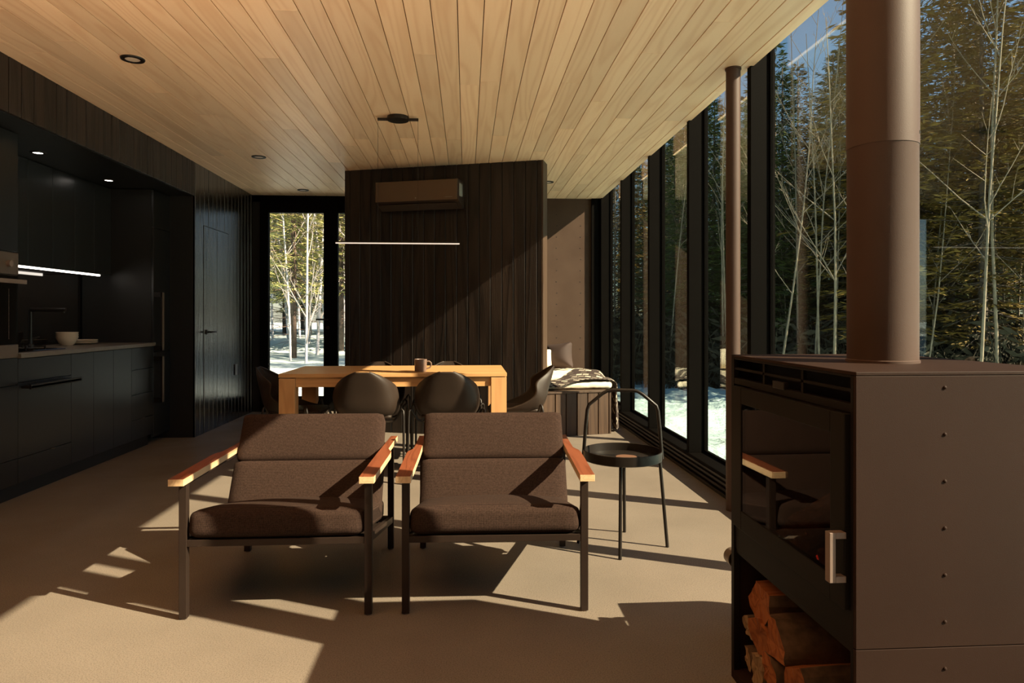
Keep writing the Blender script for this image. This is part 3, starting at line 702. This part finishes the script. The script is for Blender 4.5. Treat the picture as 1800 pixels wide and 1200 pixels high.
LG = [ # y, z, r, tilt, end, side, x, label
 (2.015, .290, .075, 8, 'logend', 'bark', .885, 'reddish split log on top of the pile in the stove bay'),
 (2.00, .200, .060, -4, 'logend', 'logpale', .875, 'orange squared log below the topmost log'),
 (1.875, .235, .075, 6, 'logend', 'bark', .870, 'big log with bright orange split end in the middle of the pile'),
 (2.085, .175, .036, 10, 'logpale', 'bark', .880, 'thin grey log against the far side of the bay'),
 (1.905, .135, .052, -12, 'logend', 'bark', .865, 'wedge log with tapering orange end under the big log'),
 (1.995, .095, .055, 3, 'logpale', 'logpale', .868, 'pale rounded log low in the pile'),
 (2.075, .085, .036, -5, 'logpale', 'bark', .875, 'narrow upright log at the bottom far corner of the bay'),
 (1.765, .165, .066, 14, 'logend', 'bark', .870, 'orange log near the front of the pile, partly below the frame'),
 (1.640, .110, .070, -6, 'logpale', 'bark', .872, 'pale log nearest the door handle side of the bay'),
 (1.800, .075, .045, 0, 'logend', 'bark', .870, 'orange log lying on the floor of the bay'),
 (1.535, .085, .052, 0, 'logpale', 'bark', .870, 'log in the near corner of the bay'),
 (1.900, .060, .030, 0, 'logpale', 'bark', .870, 'thin pale log at the bottom middle of the bay')]
for i, (y_, z_, r_, tl, me_, ms_, x_, lb) in enumerate(LG):
    m_, mats = log_mesh(i+5, .40, r_*1.12, M[me_], M[ms_])
    o = m_.build('firewood_log', mats, bevel=.003, seg=1); o.location = (x_, y_, z_); o.rotation_euler = (R(tl*3), 0, R(rr.uniform(-4, 4)))
    tag(o, lb, 'firewood', 'split firewood in the stove bay')
# logs burning down in the firebox
for i, (y_, z_, an, lb) in enumerate(((1.86, .535, 25, 'charred ashy log leaning inside the stove firebox'), (1.72, .505, -20, 'charred log lying flat inside the stove firebox'))):
    m_, mats = log_mesh(40+i, .30, .05, M['ash'], M['ash']); o = m_.build('charred_log', mats, bevel=.003, seg=1)
    o.location = (.92, y_, z_+.0); o.rotation_euler = (0, R(-8 if i else -14), R(an)); tag(o, lb, 'firewood')
o = MB().lathe([(0,0),(.012,.003),(.015,.010),(0,.016)], n=10).build('ember', M['ember'], sv); o.location = (.10, .33, .50)
# stove pipe
sp_ = thing('stove_pipe', 'thick brown-black chimney pipe rising from the stove to the ceiling', 'chimney pipe', (1.112, 1.760, SZ))
MB().lathe([(0,.0),(.089,.0),(.089,.006),(.086,.008),(.086,.575),(.0868,.577)], n=64).build('lower_section', M['pipe'], sp_, smooth=True)
MB().lathe([(.0875,.572),(.0875,H-SZ),(0,H-SZ)], n=64).lathe([(.086,.572),(.0875,.572)], n=64).build('upper_section', M['pipe'], sp_, smooth=True)
MB().lathe([(0,0),(.0045,0),(.0045,.003),(0,.004)], (.060, -.064, .60), 10, axis='Y').build('rivet', M['darkback'], sp_)
# log bin behind the stove, its tube handle and its shadow show beyond the stove
lb_ = thing('log_bin', 'low black metal bin behind the stove, its round tube handle showing', 'log bin', (1.07, 2.19, 0))
m_ = MB(); pts = []
for cx_, cz_, a0_ in ((.05, .33, 180), (.37, .33, 90)):
    for k in range(7): an = R(a0_-k*15); pts.append((cx_+.05*math.cos(an), cz_+.05*math.sin(an)))
prof = [(0, .004)] + pts + [(.42, .004)]
m_.add([(x_, 0, z_) for x_, z_ in prof] + [(x_, .28, z_) for x_, z_ in prof], [tuple(range(len(prof))), tuple(range(2*len(prof)-1, len(prof)-1, -1))] + [(i, i+len(prof), (i+1) % len(prof)+len(prof), (i+1) % len(prof)) for i in range(len(prof))])
m_.build('body', M['black'], lb_, smooth=True)
MB().lathe([(.030,-.045),(.030,.0),(.0,.0)], (-.125, .19, .30), 24, axis='Y').lathe([(.030,-.045),(.026,-.045),(.026,-.002),(0,-.002)], (-.125, .19, .30), 24, axis='Y').tube([(-.10,.19,.30),(.01,.19,.29)], .014, 10).build('tube_handle', M['steel'], lb_, smooth=True)

# ------------------------------------------------------------------ window bench with bedding
BA = Vector((.60, 6.455, 0)); BB = Vector((1.425, 6.655, 0)); bl = (BB-BA).length; ba = math.atan2((BB-BA).y, (BB-BA).x)
bn = thing('window_bench', 'long bench clad in brown vertical boards along the back window corner', 'bench', BA, ba)
m_ = MB(); planks(m_, .13, bl, 0.0, .412, .113, .038, gap=.010, t=.02)
m_.build('front_boards', M['benchwood'], bn, bevel=.002, seg=1)
m_ = MB().box(.14, bl-.003, .018, .60, 0, .41).box(bl-.02, bl, .02, 1.72, 0, .41).box(.5, bl-.003, .6, 1.60, 0, .41)
m_.build('body', M['benchwood'], bn)
MB().box(.12, bl+.006, -.008, 1.60, .412, .430).build('seat_board', M['benchwood'], bn, bevel=.002)
ms = thing('mattress', 'cream fleecy mattress pad on the window bench', 'mattress', (1.03, 7.26, .431), R(4))
def fluffy(w_, d_, h_, r_, seed, amp=.008):
    c_ = cushion(w_, d_, h_, r_, .012, n=26)
    for i, p in enumerate(c_.v):
        k = noise.noise((p[0]*22+seed, p[1]*22, p[2]*30))*amp; v_ = Vector(p); v_ += Vector((p[0]/w_, p[1]/d_, p[2]/h_)).normalized()*k; c_.v[i] = tuple(v_)
    return c_
c_ = fluffy(.78, 1.10, .066, .03, 1); xf(c_, Matrix.Translation((0,0,.036))); c_.build('lower_pad', M['cream'], ms, smooth='all')
c_ = fluffy(.70, .92, .060, .03, 7); xf(c_, Matrix.Translation((.0,.06,.100))); c_.build('upper_pad', M['cream'], ms, smooth='all')
def pillow(name, label, loc, rot, w_, h_, t_, mat):
    c_ = cushion(w_, h_, t_, t_*.3, t_*.25, n=16)
    for i, (x_, y_, z_) in enumerate(c_.v):
        u, v2 = abs(x_)/(w_/2), abs(y_)/(h_/2)
        k = 1-.10*(1-v2**2)*u**4; k2 = 1-.10*(1-u**2)*v2**4
        c_.v[i] = (x_*k, y_*k2, z_*(1-.85*max(u, v2)**3.5))
    o = c_.build(name, mat, smooth='all'); o.location = loc; o.rotation_euler = rot; return tag(o, label, 'pillow')
pillow('throw_pillow', 'square brown velvet pillow standing on the bench bedding', (1.01, 7.42, .722), (R(76), R(-7), R(-24)), .32, .30, .15, M['pillow'])
pillow('throw_pillow', 'white pillow peeking out beside the dark partition end', (.80, 7.30, .695), (R(75), R(4), R(20)), .26, .24, .12, M['cream'])
# patterned throw: a sheet draped over the bench corner and down its side
m_ = MB(); uvs = []; nu, nv = 60, 26; path = []
rx0, ry0 = .72, 6.66
for i in range(nu+1):
    s_ = i/nu
    for j in range(nv+1):
        t_ = j/nv
        L = s_*1.25                        # metres along the throw
        wd = .05+.27*min(1, s_*1.5)**1.5
        wv = .012*math.sin(9*s_+5*t_)+.010*noise.noise((s_*7, t_*5, 3))
        if L < .72:
            x_ = rx0+.02+L*.985; y_ = 6.62+.21*(x_-.9)+.05*(1-s_)+t_*(wd+.06); sm = lambda q: max(0, min(1, q))**2*(3-2*max(0, min(1, q)))
            kp = sm((y_-6.79)/.10)*(1-sm((x_-1.34)/.09)); z_ = .514+.078*kp-.062*(1-sm((y_-6.655)/.06))+.010*(1+math.sin(8*x_+9*y_))+wv*.5
        else:
            e_ = L-.72; rr_ = .055; ang = min(e_/rr_, math.pi/2)
            x_ = rx0+.02+.72*.985+rr_*math.sin(ang); z_ = .516+wv*.4-rr_*(1-math.cos(ang))
            dn = max(0, e_-rr_*math.pi/2); z_ -= dn
            k = min(1, e_/.1)
            y_ = 6.62+.21*(x_-.9)+.05*(1-s_)+t_*(wd+.06)*(1-.35*min(1, dn*3)); x_ += .018*math.sin(12*t_+4)*min(1, dn*8)+.02*dn
        vs_ = (x_, y_, z_); m_.v.append(vs_); uvs.append((s_*1.25, t_*.45))
m_.f = [(i*(nv+1)+j, i*(nv+1)+j+1, (i+1)*(nv+1)+j+1, (i+1)*(nv+1)+j) for i in range(nu) for j in range(nv)]; m_.mi = [0]*len(m_.f); m_.uv = uvs
o = m_.build('throw_blanket', M['throw'], smooth='all'); so = o.modifiers.new('s', 'SOLIDIFY'); so.thickness = .008; so.offset = 1
tag(o, 'black and white patterned throw draped over the bench corner', 'blanket')

# ------------------------------------------------------------------ outdoors
def gz(x_, y_):
    z_ = -.22 + .10*noise.noise((x_*.35, y_*.35, 5)) + .07*noise.noise((x_*1.1, y_*1.1, 9))
    if x_ > 2.1:
        b_ = max(0, 1-abs(x_-4.2)/2.2)*max(0, min(1, (y_-3)/3))
        z_ += b_*(.10+.10*noise.noise((x_*2.6, y_*2.6, 3))+.07*noise.noise((x_*5.5, y_*5.5, 7)))
    if y_ > 9: z_ += .055*max(0, min(12, y_-10))*max(0, min(1, (2-x_)/4))
    if -4 < x_ < 2.1 and -3 < y_ < 8.9: z_ = -.4
    return z_
m_ = MB(); gx = [-60+1.5*i for i in range(36)] + [-5.8+.35*i for i in range(22)] + [2.0+.12*i for i in range(40)] + [6.85+.4*i for i in range(21)] + [15.4+1.6*i for i in range(36)]
gy = [-22+1.5*i for i in range(14)] + [-.8+.4*i for i in range(12)] + [4.0+.14*i for i in range(72)] + [14.1+.5*i for i in range(20)] + [24.2+1.8*i for i in range(36)]
m_.v = [(x_, y_, gz(x_, y_)) for y_ in gy for x_ in gx]; nx = len(gx)
m_.f = [(j*nx+i, j*nx+i+1, (j+1)*nx+i+1, (j+1)*nx+i) for j in range(len(gy)-1) for i in range(nx-1)]; m_.mi = [0]*len(m_.f)
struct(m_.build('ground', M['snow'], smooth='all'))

def spruce_mesh(seed, Ht, cb, spread, mat, nper=46):
    rr = random.Random(seed); tm = MB(); cm = MB()
    tm.tube([(0,0,-.3),(rr.uniform(-.05,.05),0,Ht*.4),(rr.uniform(-.1,.1),0,Ht)], [.085,.06,.012], 7)
    for k in range(26):   # dead lower limbs
        z_ = rr.uniform(.4, cb+1.0); a_ = rr.uniform(0, 6.28); L = rr.uniform(.3, 1.0)
        tm.tube([(0,0,z_), (L*.6*math.cos(a_), L*.6*math.sin(a_), z_-.05), (L*math.cos(a_+.2), L*math.sin(a_+.2), z_-rr.uniform(.0,.25))], [.010,.006,.002], 3, cap=False)
    z_ = cb
    while z_ < Ht-.15:
        f = (z_-cb)/(Ht-cb); L0 = spread*(1-f)**.8*(.55+.45*min(1, (z_-cb)/1.2))+.10; nb = 6 if f < .7 else 5; a0_ = rr.uniform(0, 6)
        for b_ in range(nb):
            a_ = a0_+b_*6.283/nb+rr.uniform(-.3,.3); L = L0*rr.uniform(.65,1.15); dz = -.30+.55*f
            cx_, sy_ = math.cos(a_), math.sin(a_)
            nq = int(nper*(.35+L/spread))
            tm.tube([(0,0,z_), (cx_*L, sy_*L, z_+dz*L)], [.013*(1-f)+.004,.002], 3, cap=False)
            for q in range(nq):
                s_ = rr.uniform(.12, 1)**.8; wd = (1-s_*.75)*L*.42; off = rr.uniform(-1, 1)*wd
                px_, py_, pz_ = cx_*L*s_-sy_*off, sy_*L*s_+cx_*off, z_+dz*L*s_-.20*s_*(1-s_)*0 - abs(off)*.25 + rr.uniform(-.05,.03)+.12*L*s_*s_
                da = a_+(.75 if off > 0 else -.75)*min(1, abs(off)*6)+rr.uniform(-.3,.3); ln = rr.uniform(.07,.19); wq = rr.uniform(.012,.026)
                d1 = Vector((math.cos(da), math.sin(da), rr.uniform(-.45,.25)))*ln; sd_ = Vector((-math.sin(da), math.cos(da), rr.uniform(-.8,.8))).normalized()*wq
                p = Vector((px_, py_, pz_)); o_ = len(cm.v)
                cm.v += [tuple(p-d1*.2), tuple(p+d1*.45+sd_), tuple(p+d1), tuple(p+d1*.45-sd_)]; cm.f.append((o_, o_+1, o_+2, o_+3)); cm.mi.append(0)
        z_ += rr.uniform(.16,.26)
    return tm, cm, mat
def bare_mesh(seed, Ht, lean=(0,0), r0=.045, levels=3, nb=11, spreadk=.42, lowest=.3):
    rr = random.Random(seed); m_ = MB()
    def grow(p, d, L, r_, lv):
        pts = [p]; n_ = 6 if lv == 0 else 4; q = p; dd = d.copy()
        for i in range(n_):
            dd = (dd + Vector((rr.uniform(-.10,.10), rr.uniform(-.10,.10), .05 if lv else .02))*(1 if lv else .45)).normalized(); q = q+dd*(L/n_); pts.append(q)
        m_.tube(pts, [r_*(1-.8*i/n_) for i in range(n_+1)], 6 if lv == 0 else (4 if lv == 1 else 3), mi=0 if lv < 1 else 1, cap=False)
        if lv >= levels: return
        k_ = nb if lv == 0 else 5
        for i in range(k_):
            f = rr.uniform(lowest if lv == 0 else .2, .97); ix = min(n_-1, int(f*n_)); fr_2 = f*n_-ix; s0 = pts[ix].lerp(pts[ix+1], fr_2)
            a_ = rr.uniform(0, 6.283); t_ = rr.uniform(.45,.95); base = (pts[ix+1]-pts[ix]).normalized()
            sidev = Vector((math.cos(a_), math.sin(a_), .15)); nd = (base*math.cos(t_)+sidev*math.sin(t_)).normalized()
            grow(s0, nd, L*spreadk*rr.uniform(.5,1)*(1-f*.45), r_*(1-.8*f)*.5+.0015, lv+1)
    grow(Vector((0,0,-.3)), Vector((lean[0], lean[1], 1)).normalized(), Ht, r0, 0)
    return m_
# spruce variants
protos = []
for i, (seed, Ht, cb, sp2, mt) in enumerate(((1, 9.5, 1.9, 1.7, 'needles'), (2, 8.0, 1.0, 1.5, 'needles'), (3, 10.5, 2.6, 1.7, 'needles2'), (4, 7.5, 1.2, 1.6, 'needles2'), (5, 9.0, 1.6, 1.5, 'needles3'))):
    tm, cm, mt = spruce_mesh(seed, Ht, cb, sp2, M[mt])
    t = thing('spruce_tree', 'x', 'tree'); tm.build('trunk', M['trunk'], t, smooth='all'); c_ = cm.build('crown', mt, t)
    protos.append(t)
bares = []
for i, (seed, Ht, nb, lo) in enumerate(((11, 6.5, 9, .3), (12, 5.5, 8, .25), (13, 7.5, 8, .4), (14, 4.5, 9, .15))):
    t = bare_mesh(seed, Ht, ((i-1.5)*.05, 0), .024, 2, nb, .36, lo).build('birch_tree', [M['birch'], M['twig']], smooth='all'); bares.append(t)
    tag(t, 'x', 'tree')
pales = []
for i, (seed, Ht, nb, lo) in enumerate(((51, 7.5, 14, .12), (52, 6.5, 13, .1))):
    t = bare_mesh(seed, Ht, ((i-.5)*.06, 0), .035, 3, nb, .36, lo).build('birch_tree', [M['palebirch'], M['paletwig']], smooth='all'); pales.append(t)
    tag(t, 'x', 'tree')
rr = random.Random(21); used = set(); placed = []
def place(proto, x_, y_, s_, lb, grp, twist=None):
    k = id(proto)
    if k in used: o = copy_tree(proto)
    else: o = proto; used.add(k)
    o.location = (x_, y_, gz(x_, y_)-.02); o.rotation_euler = (0,0,rr.uniform(0, 6.28) if twist is None else twist); o.scale = (s_,)*3
    o['label'] = lb; o['group'] = grp; placed.append((x_, y_)); return o
def polar(az, d): return math.sin(R(az))*d, math.cos(R(az))*d
# behind the window wall
def scatter(n_, az0, az1, d0, d1, lst, lbs, grp, mind, s0=.85, s1=1.2, xmin=4.2):
    k = 0; tries = 0
    while k < n_ and tries < 4000:
        tries += 1; az = rr.uniform(az0, az1); d = math.sqrt(rr.uniform(d0*d0, d1*d1)); x_, y_ = polar(az, d)
        if x_ < xmin or (xmin > 0 and y_ < .49*x_*0+ (8.6 - .49*(x_-1.8)) and d < 10.5): continue
        if any((x_-a_)**2+(y_-b_)**2 < mind*mind for a_, b_ in placed): continue
        i = rr.randrange(len(lst)); place(lst[i], x_, y_, rr.uniform(s0, s1), lbs[i] if isinstance(lbs, list) else lbs, grp); k += 1
scatter(12, 31, 46, 13, 18, [protos[2], protos[3]], 'tall golden-lit spruce behind the last panes beside the stove pipe', 'golden spruces beside the stove pipe', 1.1, .95, 1.15, 4.6)
scatter(22, 17, 38, 14, 20, protos[:2], 'sunlit spruce in the first rows of forest behind the window wall', 'near spruces behind the window wall', 1.2, .72, .98, 4.6)
scatter(34, 15, 48, 11, 19, bares, 'thin bare birch at the edge of the forest behind the window wall', 'bare birches behind the window wall', .55, .75, 1.2)
scatter(60, 11, 48, 20, 36, protos[:4], 'spruce deep in the dark forest behind the window wall', 'far spruces behind the window wall', 1.4, .85, 1.1)
scatter(40, 11, 48, 17, 30, bares, 'pale thin trunk deep in the forest behind the window wall', 'far bare trees behind the window wall', .6, .9, 1.4)
# beyond the glazed door
scatter(7, -19, -5, 16.5, 24, [protos[4]], 'bright green fir beyond the glazed back door', 'firs beyond the glazed door', 1.3, .9, 1.2, -50)
scatter(26, -19, -5, 15, 25, pales, 'pale bare birch beyond the glazed back door', 'birches beyond the glazed door', .45, .9, 1.3, -50)
scatter(24, -22, -2, 24, 38, [protos[4], protos[1]], 'spruce at the far edge of the snow beyond the glazed door', 'far spruces beyond the glazed door', 1.3, 1.0, 1.5, -50)
# birches that stand out
def lone_birch(px, d, seed, Ht, lean, lb, r0=.04, nb=10):
    zc = d; xc = (px-900)/1200*zc; a_ = math.atan(80/1200); x_ = xc*math.cos(a_)+zc*math.sin(a_); y_ = zc*math.cos(a_)-xc*math.sin(a_)
    t = bare_mesh(seed, Ht, lean, r0*.5, 3, nb, .40, .30).build('birch_tree', [M['birch'], M['twig']], smooth='all'); t.location = (x_, y_, gz(x_, y_)); tag(t, lb, 'tree')
    placed.append((x_, y_))
lone_birch(1358, 10.8, 31, 6.5, (.20, .0), 'slender bare birch leaning over, seen between the mullion and the stove pipe', .04, 12)
lone_birch(1432, 11.4, 33, 7.0, (.02, .0), 'upright pale birch with many bare branches close to the stove pipe', .038, 13)
lone_birch(1618, 10.6, 35, 6.0, (.16, .0), 'curved bare birch in the pane beyond the stove pipe', .03, 9)
lone_birch(1792, 11.0, 37, 6.5, (.0, .0), 'bare birch at the outer edge of the last pane', .03, 9)
lone_birch(1175, 13.0, 38, 6.0, (.03, .0), 'pale bare birch seen between the back mullions', .035, 10)
# tangled undergrowth
rr = random.Random(8); m_ = MB()
for k in range(5200):
    az = rr.uniform(9, 50); d = rr.uniform(13, 21) ; x_, y_ = polar(az, d); z_ = gz(x_, y_); a_ = rr.uniform(0, 6.28); L = rr.uniform(.3, 1.5)
    p = Vector((x_, y_, z_-.05)); q = p+Vector((math.cos(a_)*L*.35, math.sin(a_)*L*.35, L)); s_ = Vector((rr.uniform(-1,1), rr.uniform(-1,1), 0)).normalized()*.012
    m_.tube([p, p.lerp(q, .5)+Vector((rr.uniform(-.08,.08), 0, 0)), q], [.012,.008,.002], 3, cap=False)
    for j in range(5):
        c_ = p.lerp(q, rr.uniform(.2, 1)); e_ = c_+Vector((rr.uniform(-.3,.3), rr.uniform(-.3,.3), rr.uniform(-.05,.2))); sd_ = Vector((0,0,1))*rr.uniform(.02,.05)
        o_ = len(m_.v); m_.v += [tuple(c_), tuple(c_.lerp(e_, .5)+sd_), tuple(e_), tuple(c_.lerp(e_, .5)-sd_)]; m_.f.append((o_, o_+1, o_+2, o_+3)); m_.mi.append(0)
o = m_.build('undergrowth', M['brush']); tag(o, 'dark tangled undergrowth at the foot of the forest', 'undergrowth', kind='stuff')
